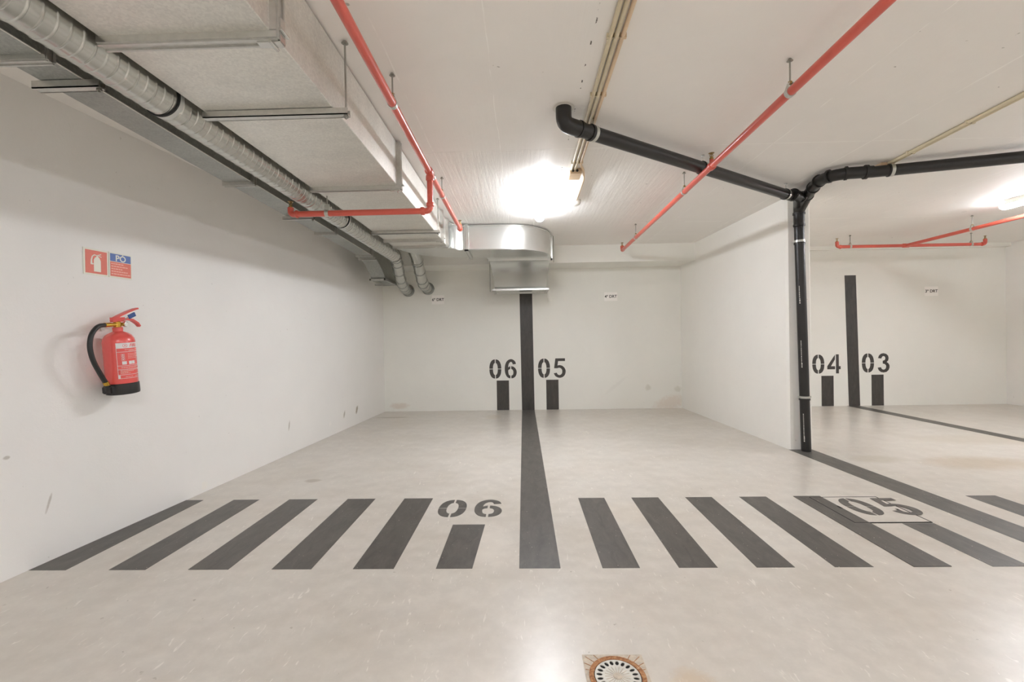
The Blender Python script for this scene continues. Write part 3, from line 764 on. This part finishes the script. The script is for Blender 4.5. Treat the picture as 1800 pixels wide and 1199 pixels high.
bm = B(); cyl(bm, (-1.39, 3.17, 2.125), (-1.39, 3.17, BZ-.001), .004, 8); obj('hanger_rod', bm, 'rod', p1)
coupling(p1, (px(4.80), 4.80, PZ1), (0, 1, 0), PR, .05, 'elbow_fitting', 'red_end'); 
bm = B(); tube(bm, [(px(4.81), 4.81, PZ1), (px(4.81), 4.81, PZ1+.045)], .019, 16); obj('riser', bm, 'red_end', p1, smooth='auto'); sprinkler_head(p1, px(4.81), 4.81, PZ1+.045)

PZ2 = 2.335
p2 = thing('sprinkler_pipe', 'straight red sprinkler pipe crossing below the black waste pipe', 'pipe', (1.33, 1.5, PZ2))
qx = lambda y: 1.324+.015*(y-1.65)
obj('pipe', tube(B(), [(qx(-.5), -.5, PZ2), (qx(6.12), 6.12, PZ2)], PR, 24), 'red_pipe', p2, smooth='auto')
for y in (2.22, 3.71, 5.38): hanger(p2, qx(y), y, PZ2, PR)
coupling(p2, (qx(3.16), 3.16, PZ2), (0, 1, 0), PR, .045, 'tee_fitting')
bm = B(); tube(bm, [(qx(3.16), 3.16, PZ2+.01), (qx(3.16), 3.16, PZ2+.045)], .014, 16); obj('riser', bm, 'red_pipe', p2, smooth='auto'); sprinkler_head(p2, qx(3.16), 3.16, PZ2+.045)
bm = B(); tube(bm, fillet([(qx(6.10), 6.10, PZ2), (qx(6.16), 6.16, PZ2), (qx(6.16), 6.16, PZ2+.06)], .03, 6), .025, 20); obj('elbow_fitting', bm, 'red_end', p2, smooth='auto')
sprinkler_head(p2, qx(6.16), 6.16, PZ2+.058)

PZ3 = 2.34
p3 = thing('sprinkler_pipe', 'red sprinkler pipe with a T-shaped crossbar in the far right bay', 'pipe', (5.3, 5.0, PZ3))
obj('pipe', tube(B(), [(5.08, -.5, PZ3), (5.31, 6.31, PZ3)], PR, 24), 'red_pipe', p3, smooth='auto')
obj('cross_pipe', tube(B(), fillet([(4.37, 6.26, PZ3+.07), (4.37, 6.26, PZ3), (6.39, 6.28, PZ3), (6.39, 6.28, PZ3+.07)], .035, 6), PR, 24), 'red_pipe', p3, smooth='auto')
coupling(p3, (5.31, 6.27, PZ3), (1, 0, 0), PR, .09, 'tee_fitting')
for x in (4.42, 6.34): coupling(p3, (x, 6.27, PZ3), (1, 0, 0), PR, .02)
sprinkler_head(p3, 4.37, 6.26, PZ3+.068); sprinkler_head(p3, 6.39, 6.28, PZ3+.068)
hanger(p3, 5.08+.0338*(5.33+.5), 5.33, PZ3, PR); hanger(p3, 4.55, 6.262, PZ3, PR, ax=(1, 0, 0)); hanger(p3, 6.20, 6.278, PZ3, PR, ax=(1, 0, 0))

# ------------------------------------------------------------ black waste pipe
BR = .043
bp = thing('waste_pipe', 'black plastic waste pipe: two ceiling branches joining in a drop to the floor', 'pipe', (2.715, 4.395, 0))
A0 = Vector((.262, 2.62, 2.40)); A1 = Vector((2.60, 4.20, 2.40))
da = (A1-A0).normalized()
obj('ceiling_run', tube(B(), [A0+da*.10, A1-da*.14], BR, 32), 'black_pipe', bp, smooth='auto')
e0 = fillet([(A0.x, A0.y, H-.002), (A0.x, A0.y, 2.40), A0+da*.14], .09, 8)
obj('elbow', tube(B(), e0, BR+.003, 32), 'black_pipe', bp, smooth='auto')
bm = B(); lathe(bm, [(BR+.022, 0), (BR+.012, .006)], (A0.x, A0.y, H-.0065), 20); obj('ceiling_filler', bm, 'white_plastic', bp)
for s, L in ((.12, .05), (.21, .05)):
    bm = B(); c = A0+da*s; ring(bm, c, da, BR-.004, BR+.0065, .014, 32); obj('socket_lip', bm, 'black_pipe', bp, smooth='auto')
def pipe_clamp(c, ax, r, parent, rod_top=H):
    bm = B(); ring(bm, c, ax, r-.002, r+.0045, .022, 32); obj('clamp', bm, 'clamp', parent, smooth='auto')
    bm = B(); ring(bm, Vector(c)-Vector(ax).normalized()*.019, ax, r-.002, r+.006, .010, 32); obj('clamp_rubber', bm, 'black_pipe', parent, smooth='auto')
    if rod_top:
        bm = B(); cyl(bm, Vector(c)+Vector((0, 0, r)), (c[0], c[1], rod_top-.001), .005, 8); lathe(bm, [(.013, 0), (.013, .008)], (c[0], c[1], rod_top-.010), 8); obj('clamp_screw', bm, 'bolt', parent)
for s in (.235, 1.34, 2.56): pipe_clamp(A0+da*s, da, BR, bp)
# the wye at the head of the drop
A2 = Vector((2.50, 4.10, 2.405)); J = Vector((2.695, 4.375, 2.385))
obj('junction', tube(B(), fillet([A2-da*.06, A2+da*.06, J, J-Vector((0, 0, .20))], .07, 6), BR+.004, 32), 'black_pipe', bp, smooth='auto')
for c_, d_, ro in ((A2-da*.045, da, .010), (A2+da*.10, da, .008), (J-Vector((0, 0, .075)), Vector((0, 0, 1)), .010), (J-Vector((0, 0, .185)), Vector((0, 0, 1)), .008)):
    bm = B(); ring(bm, c_, d_, BR-.002, BR+ro, .018, 32); obj('junction_lip', bm, 'black_pipe', bp, smooth='auto')
K = [J+Vector((.0, 0, -.05)), Vector((2.665, 4.20, 2.43)), Vector((2.585, 3.99, 2.437)), Vector((2.530, 3.83, 2.437)), Vector((2.535, 3.715, 2.435)), Vector((2.62, 3.645, 2.432)), Vector((2.80, 3.607, 2.427))]
obj('elbow', tube(B(), fillet(K, .05, 5), BR+.003, 32), 'black_pipe', bp, smooth='auto')
for i in (1, 2, 3, 4, 5):
    d = (K[i+1]-K[i-1]).normalized(); bm = B(); ring(bm, K[i], d, BR, BR+.011, .016, 32); obj('socket_lip', bm, 'black_pipe', bp, smooth='auto')
bm = B(); ring(bm, K[6]-(K[6]-K[5])*.25, K[6]-K[5], BR, BR+.012, .02, 32); obj('socket_lip', bm, 'black_pipe', bp, smooth='auto')
R0 = Vector((2.80, 3.612, 2.425)); R1 = Vector((5.6, 2.83, 2.41)); dr = (R1-R0).normalized()
obj('ceiling_run', tube(B(), [R0, R1], BR, 32), 'black_pipe', bp, smooth='auto')
pipe_clamp(R0+dr*.13, dr, BR, bp); pipe_clamp(R0+dr*1.5, dr, BR, bp)
V0 = Vector((2.70, 4.385, 2.22)); V1 = Vector((2.752, 4.398, .004))
obj('drop_pipe', tube(B(), [V0, V1], BR, 32), 'black_pipe', bp, smooth='auto')
dv_ = (V1-V0).normalized()
def vpt(z): return V0+dv_*((V0.z-z)/-dv_.z)
for z in (2.045, .53):
    bm = B(); c = vpt(z); ring(bm, c, dv_, BR-.002, BR+.005, .020, 32); box(bm, c.x-BR-.02, c.x-BR+.002, c.y-.004, c.y+.004, c.z-.01, c.z+.01); box(bm, c.x+BR-.002, c.x+BR+.02, c.y-.004, c.y+.004, c.z-.01, c.z+.01); cyl(bm, (c.x, c.y+BR, c.z), (c.x, 4.461, c.z), .006, 8)
    obj('clamp', bm, 'clamp', bp, smooth='auto')
    bm = B(); ring(bm, vpt(z-.022), dv_, BR-.002, BR+.006, .014, 32); obj('clamp_rubber', bm, 'black_pipe', bp, smooth='auto')
# small white maker's print running up the pipe
bm = B()
for z0, z1 in ((.10, .36), (1.44, 1.60), (.82, 1.08)):
    z = z0; k = 0
    while z < z1:
        h = random.choice((.006, .009, .012)); wdt = .012 if k < 4 else .006
        for q in range(2):
            a0 = math.radians(215+q*5); a1 = a0+wdt/BR*.45; c0 = vpt(z); c1 = vpt(z+h)
            vs = [bm.verts.new((cc.x+(BR+.0008)*math.cos(a), cc.y+(BR+.0008)*math.sin(a), cc.z)) for cc, a in ((c0, a0), (c0, a1), (c1, a1), (c1, a0))]
            bm.faces.new(vs)
        z += h+.005; k += 1
obj('printed_marking', bm, 'white_plastic', bp)

# ------------------------------------------------------------ conduits
def saddles(bm, xs, y):
    for x in xs: box(bm, x-.016, x+.016, y-.007, y+.007, H-.022, H-.0005)
g = 'cream ceiling conduits'
yS, yE = -.5, 3.56
for i, (xa, xb, lab, mt) in enumerate(((.412, .413, 'left', 'conduit'), (.440, .440, 'middle', 'conduit'), (.468, .468, 'right, peach tinted,', 'conduit_peach'))):
    t = thing('cable_conduit', f'thin ceiling conduit, {lab} of the three parallel ones'.replace(',,', ','), 'conduit', (xa, 2, H-.013))
    pth = [(xa, yS, H-.0125), (xb, yE if i < 2 else 3.46, H-.0125)]
    if i == 2: pth += [(.514, 3.60, H-.0125), (.540, 3.78, H-.0125), (.545, 4.34, H-.0125)]
    obj('conduit', tube(B(), fillet(pth, .05, 4), .0105 if i < 2 else .0095, 14), mt, t, smooth='auto')
    bm = B()
    for y in (.6, 1.3, 2.0, 2.475, 3.42): saddles(bm, (xa,), y)
    obj('saddle_clip', bm, mt, t)
t = thing('junction_box', 'small cream junction box at the end of the three ceiling conduits', 'box', (.45, 3.64, H-.04))
bm = B(); box(bm, .400, .494, 3.565, 3.72, H-.042, H-.001); bmesh.ops.bevel(bm, geom=bm.edges[:], offset=.004, segments=2, affect='EDGES'); obj('box_body', bm, 'conduit_peach', t)
bm = B()
for x in (.425, .458): lathe(bm, [(.010, 0), (.010, .016)], (x, 3.558, H-.022), 12, 'y')
obj('cable_entry', bm, 'ink', t)
t = thing('lamp_cable', 'thin white cable looping from the junction box to the ceiling lamp', 'cable', (.3, 3.7, H-.02))
obj('cable', tube(B(), fillet([(.405, 3.68, H-.02), (.30, 3.70, H-.010), (.25, 3.72, H-.02), (.215, 3.70, H-.035), (.205, 3.735, H-.05)], .03, 5), .004, 8), 'white_plastic', t, smooth='auto')
t = thing('smoke_detector', 'small round white detector on the ceiling right of the lamp', 'detector', (.545, 4.42, H-.05))
obj('base', lathe(B(), [(.052, .03), (.052, .05)], (.545, 4.40, H-.051), 28), 'white_plastic', t, smooth='auto')
obj('dome', lathe(B(), [(.018, 0), (.034, .004), (.045, .014), (.048, .031)], (.545, 4.40, H-.053), 28), 'white_plastic', t, smooth='auto')
cxl = lambda y: 2.86+.062*(y-2.6)
t = thing('cable_conduit', 'cream ceiling conduit at far right ending above the black pipe', 'conduit', (2.87, 2.6, H-.013))
obj('conduit', tube(B(), [(cxl(-.5), -.5, H-.0125), (cxl(3.60), 3.60, H-.0125)], .0115, 14), 'conduit', t, smooth='auto')
obj('conduit', tube(B(), [(cxl(-.5)+.026, -.5, H-.0125), (cxl(3.58)+.026, 3.58, H-.0125)], .0105, 14), 'conduit', t, smooth='auto')
bm = B()
for y in (1.2, 2.0, 2.93, 3.40): saddles(bm, (cxl(y), cxl(y)+.026), y)
obj('saddle_clip', bm, 'conduit', t)
t = thing('junction_box', 'small peach junction box on the ceiling partly behind the right black pipe', 'box', (2.90, 3.68, H-.04))
bm = B(); box(bm, 2.875, 2.975, 3.61, 3.72, H-.035, H-.001); obj('box_body', bm, 'conduit_peach', t)

# ------------------------------------------------------------ lamps
def lamp(x, y0, y1, label, mat, dx=0.):
    t = thing('ceiling_lamp', label, 'lamp', (x, (y0+y1)/2, H), 'long tube lamps on the garage ceiling')
    bm = B(); box(bm, x-.050, x+.050, y0+.045, y1-.045, H-.051, H-.001); obj('housing', bm, 'white_plastic', t)
    prof = [(-.048, -.0515), (-.051, -.054), (-.051, -.058), (-.042, -.076), (-.024, -.088), (0, -.092), (.024, -.088), (.042, -.076), (.051, -.058), (.051, -.054), (.048, -.0515)]
    bm = B(); rows = []
    for yy, k in ((y0, .45), (y0+.006, .75), (y0+.018, .93), (y0+.04, 1), (y1-.04, 1), (y1-.018, .93), (y1-.006, .75), (y1, .45)):
        rows.append([bm.verts.new((x+u*k, yy, H-.060+(v+.060)*k)) for u, v in prof])
    n = len(prof); bm.faces.new(rows[0]); bm.faces.new(rows[-1][::-1])
    for a, b in zip(rows, rows[1:]):
        for i in range(n): bm.faces.new((a[i], a[(i+1) % n], b[(i+1) % n], b[i]))
    obj('diffuser', bm, mat, t, smooth='auto')
lamp(.205, 3.70, 4.86, 'bright tube lamp on the ceiling in front of the curved duct', 'lamp')
lamp(5.06, 3.60, 4.80, 'bright tube lamp on the ceiling at the right edge', 'lamp')
for x, y in ((.2, -1.6), (5.1, -1.6), (9.8, 1.0)):  # out-of-view lamps added to fill and even out the light
    lamp(x, y, y+1.2, 'unseen fill lamp added over the driving aisle', 'lamp_fill')

# ------------------------------------------------------------ sign on the left wall
t = thing('safety_sign', 'paired red and blue fire extinguisher sign on the left wall', 'sign', on_left(2.66, 1.565).translation)
def lp(y, z, u, v, nn): return on_left(y, z) @ Vector((u, v, nn))
def flat(bm, mtx, u0, u1, v0, v1, n0, n1):
    vs = [bm.verts.new(mtx @ Vector((u, v, n))) for u in (u0, u1) for v in (v0, v1) for n in (n0, n1)]
    for f in ((0, 1, 3, 2), (4, 6, 7, 5), (0, 4, 5, 1), (2, 3, 7, 6), (0, 2, 6, 4), (1, 5, 7, 3)): bm.faces.new([vs[i] for i in f])
    return bm
SM = on_left(2.51, 1.563)
s1 = obj('pictogram_panel', flat(B(), SM, 0, .146, 0, .156, .001, .004), 'sign_white', t)
s2_ = obj('text_panel', flat(B(), SM, .150, .296, 0, .156, .001, .004), 'sign_white', t)
def sub(name, bm, m, par):
    o = obj(name, bm, m, par); o.location = (0, 0, 0); return o
sub('red_field', flat(B(), SM, .010, .137, .010, .146, .004, .0048), 'sign_red', s1)
sub('red_field', flat(B(), SM, .157, .290, .010, .099, .004, .0048), 'sign_red', s2_)
sub('blue_field', flat(B(), SM, .157, .290, .102, .149, .004, .0048), 'sign_blue', s2_)
bm = B()
body = [(.058, .022), (.099, .022), (.099, .088), (.092, .104), (.083, .112), (.076, .112), (.065, .104), (.058, .092)]
a = [bm.verts.new(SM @ Vector((u, v, .0052))) for u, v in body]; bm.faces.new(a)
hs = Matrix(SM) @ Matrix.Translation((0, 0, .0046))
stroke(bm, [(.080, .118), (.062, .120), (.050, .110), (.045, .090), (.044, .066)], [.005, .006, .007, .008, .010], hs, .0008)
stroke(bm, [(.040, .066), (.056, .066)], .008, hs, .0008); stroke(bm, [(.074, .113), (.084, .121), (.102, .128)], .005, hs, .0008); stroke(bm, [(.084, .118), (.104, .112)], .004, hs, .0008); stroke(bm, [(.079, .108), (.079, .121)], .009, hs, .0008)
sub('extinguisher_symbol', bm, 'sign_white', s1)
sub('lettering', text_bm('PÓ', .052, SM @ Matrix.Translation((.2235, .1215, .0052)), .0003, .0008), 'sign_white', s2_)
bm = B()
for i, L in enumerate((.075, .095, .07, .105, .118)):
    u = .162; v = .084-i*.0155
    while u < .162+L:
        wv = random.uniform(.008, .02); flat(bm, SM, u, min(u+wv, .286), v, v+.006, .0048, .0053); u += wv+.003
sub('small_text', bm, 'sign_text', s2_)

# ------------------------------------------------------------ fire extinguisher, hung slightly tilted
EX = Vector((-2.42, 2.63, .855)); 
ext = thing('fire_extinguisher', 'red fire extinguisher with black hose hanging on the left wall', 'fire extinguisher', EX)
ext.rotation_euler = (math.radians(4.2), 0, 0); ext.scale = (1, 1, .968)
def eo(name, bm, m, smooth='auto', par=None):
    o = obj(name, bm, m, par or ext, smooth=smooth); o.location = (0, 0, 0); return o
R = .077
prof = [(.04, .035), (R-.004, .036), (R, .045), (R, .325), (R-.004, .345), (R-.014, .363), (R-.030, .377), (R-.048, .385), (.024, .388), (.022, .41)]
body_o = eo('cylinder', lathe(B(), prof, (0, 0, 0), 48), 'ext_red')
eo('foot_ring', lathe(B(), [(R-.006, 0), (R+.002, .003), (R+.004, .012), (R+.003, .066), (R-.001, .07)], (0, 0, 0), 48), 'ext_black')
bm = B(); box(bm, -.03, .03, -R-.03, -R+.01, .015, .062); bmesh.ops.bevel(bm, geom=bm.edges[:], offset=.006, segments=2, affect='EDGES'); eo('hose_holder', bm, 'ext_black')
# direction towards the camera in plan; the front of the bottle faces out of the wall
A = lambda deg: math.radians(deg)
eo('neck_collar', lathe(B(), [(.025, .392), (.025, .412), (.020, .414)], (0, 0, 0), 24), 'ext_lever')
bm = B(); lathe(bm, [(.018, .41), (.018, .445), (.012, .450)], (0, 0, 0), 20); cyl(bm, (0, -.045, .430), (0, .042, .430), .012, 16); eo('valve', bm, 'gold')
bm = B(); lathe(bm, [(.016, 0), (.016, .012), (.013, .014)], (.018, .030, .43), 20, 'x'); g_ = eo('pressure_gauge', bm, 'bolt')
bm = B(); lathe(bm, [(.012, .0141), (.012, .0146)], (.018, .030, .43), 20, 'x'); eo('gauge_face', bm, 'gauge')
def lever(pts, wds, th, name, mat):
    """strip following (y, z) points with half-widths in x and thickness"""
    bm = B(); P = [Vector((0, y, z)) for y, z in pts]; rows = []
    for i, p in enumerate(P):
        t_ = (P[min(i+1, len(P)-1)]-P[max(i-1, 0)]).normalized(); n_ = Vector((0, -t_.z, t_.y)); w_ = wds[i]
        rows.append([bm.verts.new(p+Vector((sx_*w_, 0, 0))+n_*q*th/2) for sx_, q in ((-1, -1), (1, -1), (1, 1), (-1, 1))])
    for a, b in zip(rows, rows[1:]):
        for k in range(4): bm.faces.new((a[k], a[(k+1) % 4], b[(k+1) % 4], b[k]))
    bm.faces.new(rows[0]); bm.faces.new(rows[-1][::-1])
    return eo(name, bm, mat)
lever([(-.035, .452), (-.02, .468), (.02, .486), (.07, .506), (.125, .524), (.150, .528)], [.009, .012, .013, .013, .012, .007], .010, 'squeeze_lever', 'ext_lever')
bm = B(); box(bm, -.010, .010, -.035, .045, .446, .474); eo('lever_bracket', bm, 'ext_lever')
lever([(.02, .452), (.06, .462), (.10, .455), (.135, .432), (.150, .412)], [.011, .012, .012, .012, .010], .012, 'carry_handle', 'ext_lever')
bm = B(); box(bm, .010, .016, .065, .115, .470, .496); bmesh.ops.rotate(bm, cent=(.013, .09, .483), matrix=Matrix.Rotation(A(22), 3, 'X'), verts=bm.verts); eo('seal_tag', bm, 'blue')
bm = B(); tube(bm, [(.013, .03, .452), (.013, .07, .478)], .0022, 8); eo('pin', bm, 'bolt')
hp = fillet([(0, -.075, .430), (.005, -.125, .428), (.01, -.175, .385), (.012, -.195, .315), (.012, -.185, .235), (.008, -.150, .160), (.004, -.110, .085)], .05, 6)
eo('hose', tube(B(), hp, .0125, 18), 'hose')
bm = B(); cyl(bm, (0, -.082, .430), (0, -.040, .430), .0135, 16); eo('hose_ferrule', bm, 'gold')
bm = B(); tube(bm, [(.004, -.112, .092), (.003, -.100, .066)], .0145, 16); eo('nozzle_ferrule', bm, 'gold')
bm = B(); tube(bm, [(.003, -.102, .070), (0, -.090, .012)], [.015, .0125], 16); eo('nozzle', bm, 'ext_black')
# curved label (angles measured from +x, out of the wall)
def curved(bm, a0, a1, z0, z1, off, n=10):
    rows = []
    for i in range(n+1):
        a = A(a0+(a1-a0)*i/n); rows.append([bm.verts.new(((R+off)*math.cos(a), (R+off)*math.sin(a), z)) for z in (z0, z1)])
    for a, b in zip(rows, rows[1:]): bm.faces.new((a[0], b[0], b[1], a[1]))
    return bm
L0, L1 = -59, 40
lab = eo('label', curved(B(), L0, L1, .285, .318, .0008), 'label_white')
bm = B()
curved(bm, L0, L0+1.6, .10, .285, .0008, 1); curved(bm, L1-1.6, L1, .10, .285, .0008, 1)
for z in (.100, .122, .155, .178, .262): curved(bm, L0, L1, z, z+.0022, .0008)
for a0, a1, z0, z1 in ((L0+1, L0+8, .102, .121), (-42, -26, .186, .206), (-18, -6, .186, .206), (-5, 8, .186, .206)): curved(bm, a0, a1, z0, z1, .0009, 3)
for z in (.245, .231, .217):
    for (a0, a1, zz0, zz1) in ((-43, -42, z-.006, z+.006), (-33, -32, z-.006, z+.006), (-43, -32, z-.0066, z-.0056), (-43, -32, z+.0056, z+.0066), (-39.5, -35.5, z-.003, z+.003)): curved(bm, a0, a1, zz0, zz1, .0009, 1)
o = eo('label_frame', bm, 'label_white'); o.parent = lab
bm = B()
def dashes(z, a0, a1, h=.0028):
    a = a0
    while a < a1: 
        b_ = min(a1, a+random.uniform(3, 8)); curved(bm, a, b_, z, z+h, .0009, 2); a = b_+1.2
for z, a0, a1 in ((.274, -30, 25), (.268, -16, 10), (.249, -20, 30), (.240, -20, 26), (.231, -20, 30), (.222, -20, 20), (.170, -46, 30), (.164, -46, 20), (.149, -50, 32), (.143, -50, 0), (.137, -50, -24), (.131, -50, -14), (.109, -34, -6), (.109, 4, 30)): dashes(z, a0, a1)
o = eo('label_text', bm, 'label_line'); o.parent = lab
wrap = lambda r_off, zc, ac: (lambda v: ((R+r_off)*math.cos(A(ac)+v.x/R), (R+r_off)*math.sin(A(ac)+v.x/R), zc+v.y))
def txt_curved(s, size, zc, ac, mat, name, shear=.0, bold=.0006):
    bm = text_bm(s, size, wrap(.0014, zc, ac), 0, bold, 'CENTER', shear)
    o = eo(name, bm, mat, smooth=False); o.parent = lab
txt_curved('FIRE', .027, .301, 6, 'ext_lever', 'label_lettering', .25)
bm = B()
for k in range(20):
    a0 = 2*math.pi*k/20; a1 = 2*math.pi*(k+1)/20; vs = []
    for a, r_ in ((a0, .0115), (a1, .0115), (a1, .0098), (a0, .0098)): vs.append(bm.verts.new(wrap(.0012, .301, -28)(Vector((r_*math.cos(a), r_*math.sin(a), 0)))))
    bm.faces.new(vs)
for p in ([(-.006, -.006), (-.004, -.006), (.001, .006), (-.001, .006)], [(.006, -.006), (.004, -.006), (-.001, .006), (.001, .006)], [(-.003, -.002), (.003, -.002), (.003, 0), (-.003, 0)]):
    bm.faces.new([bm.verts.new(wrap(.0013, .301, -28)(Vector((x, y, 0)))) for x, y in p])
o = eo('label_emblem', bm, 'ext_lever', smooth=False); o.parent = lab
# wall hook
bm = B(); box(bm, -.098, -.090, -.012, .012, .395, .440); box(bm, -.09, -.015, -.005, .005, .418, .426); eo('wall_hook', bm, 'rail')
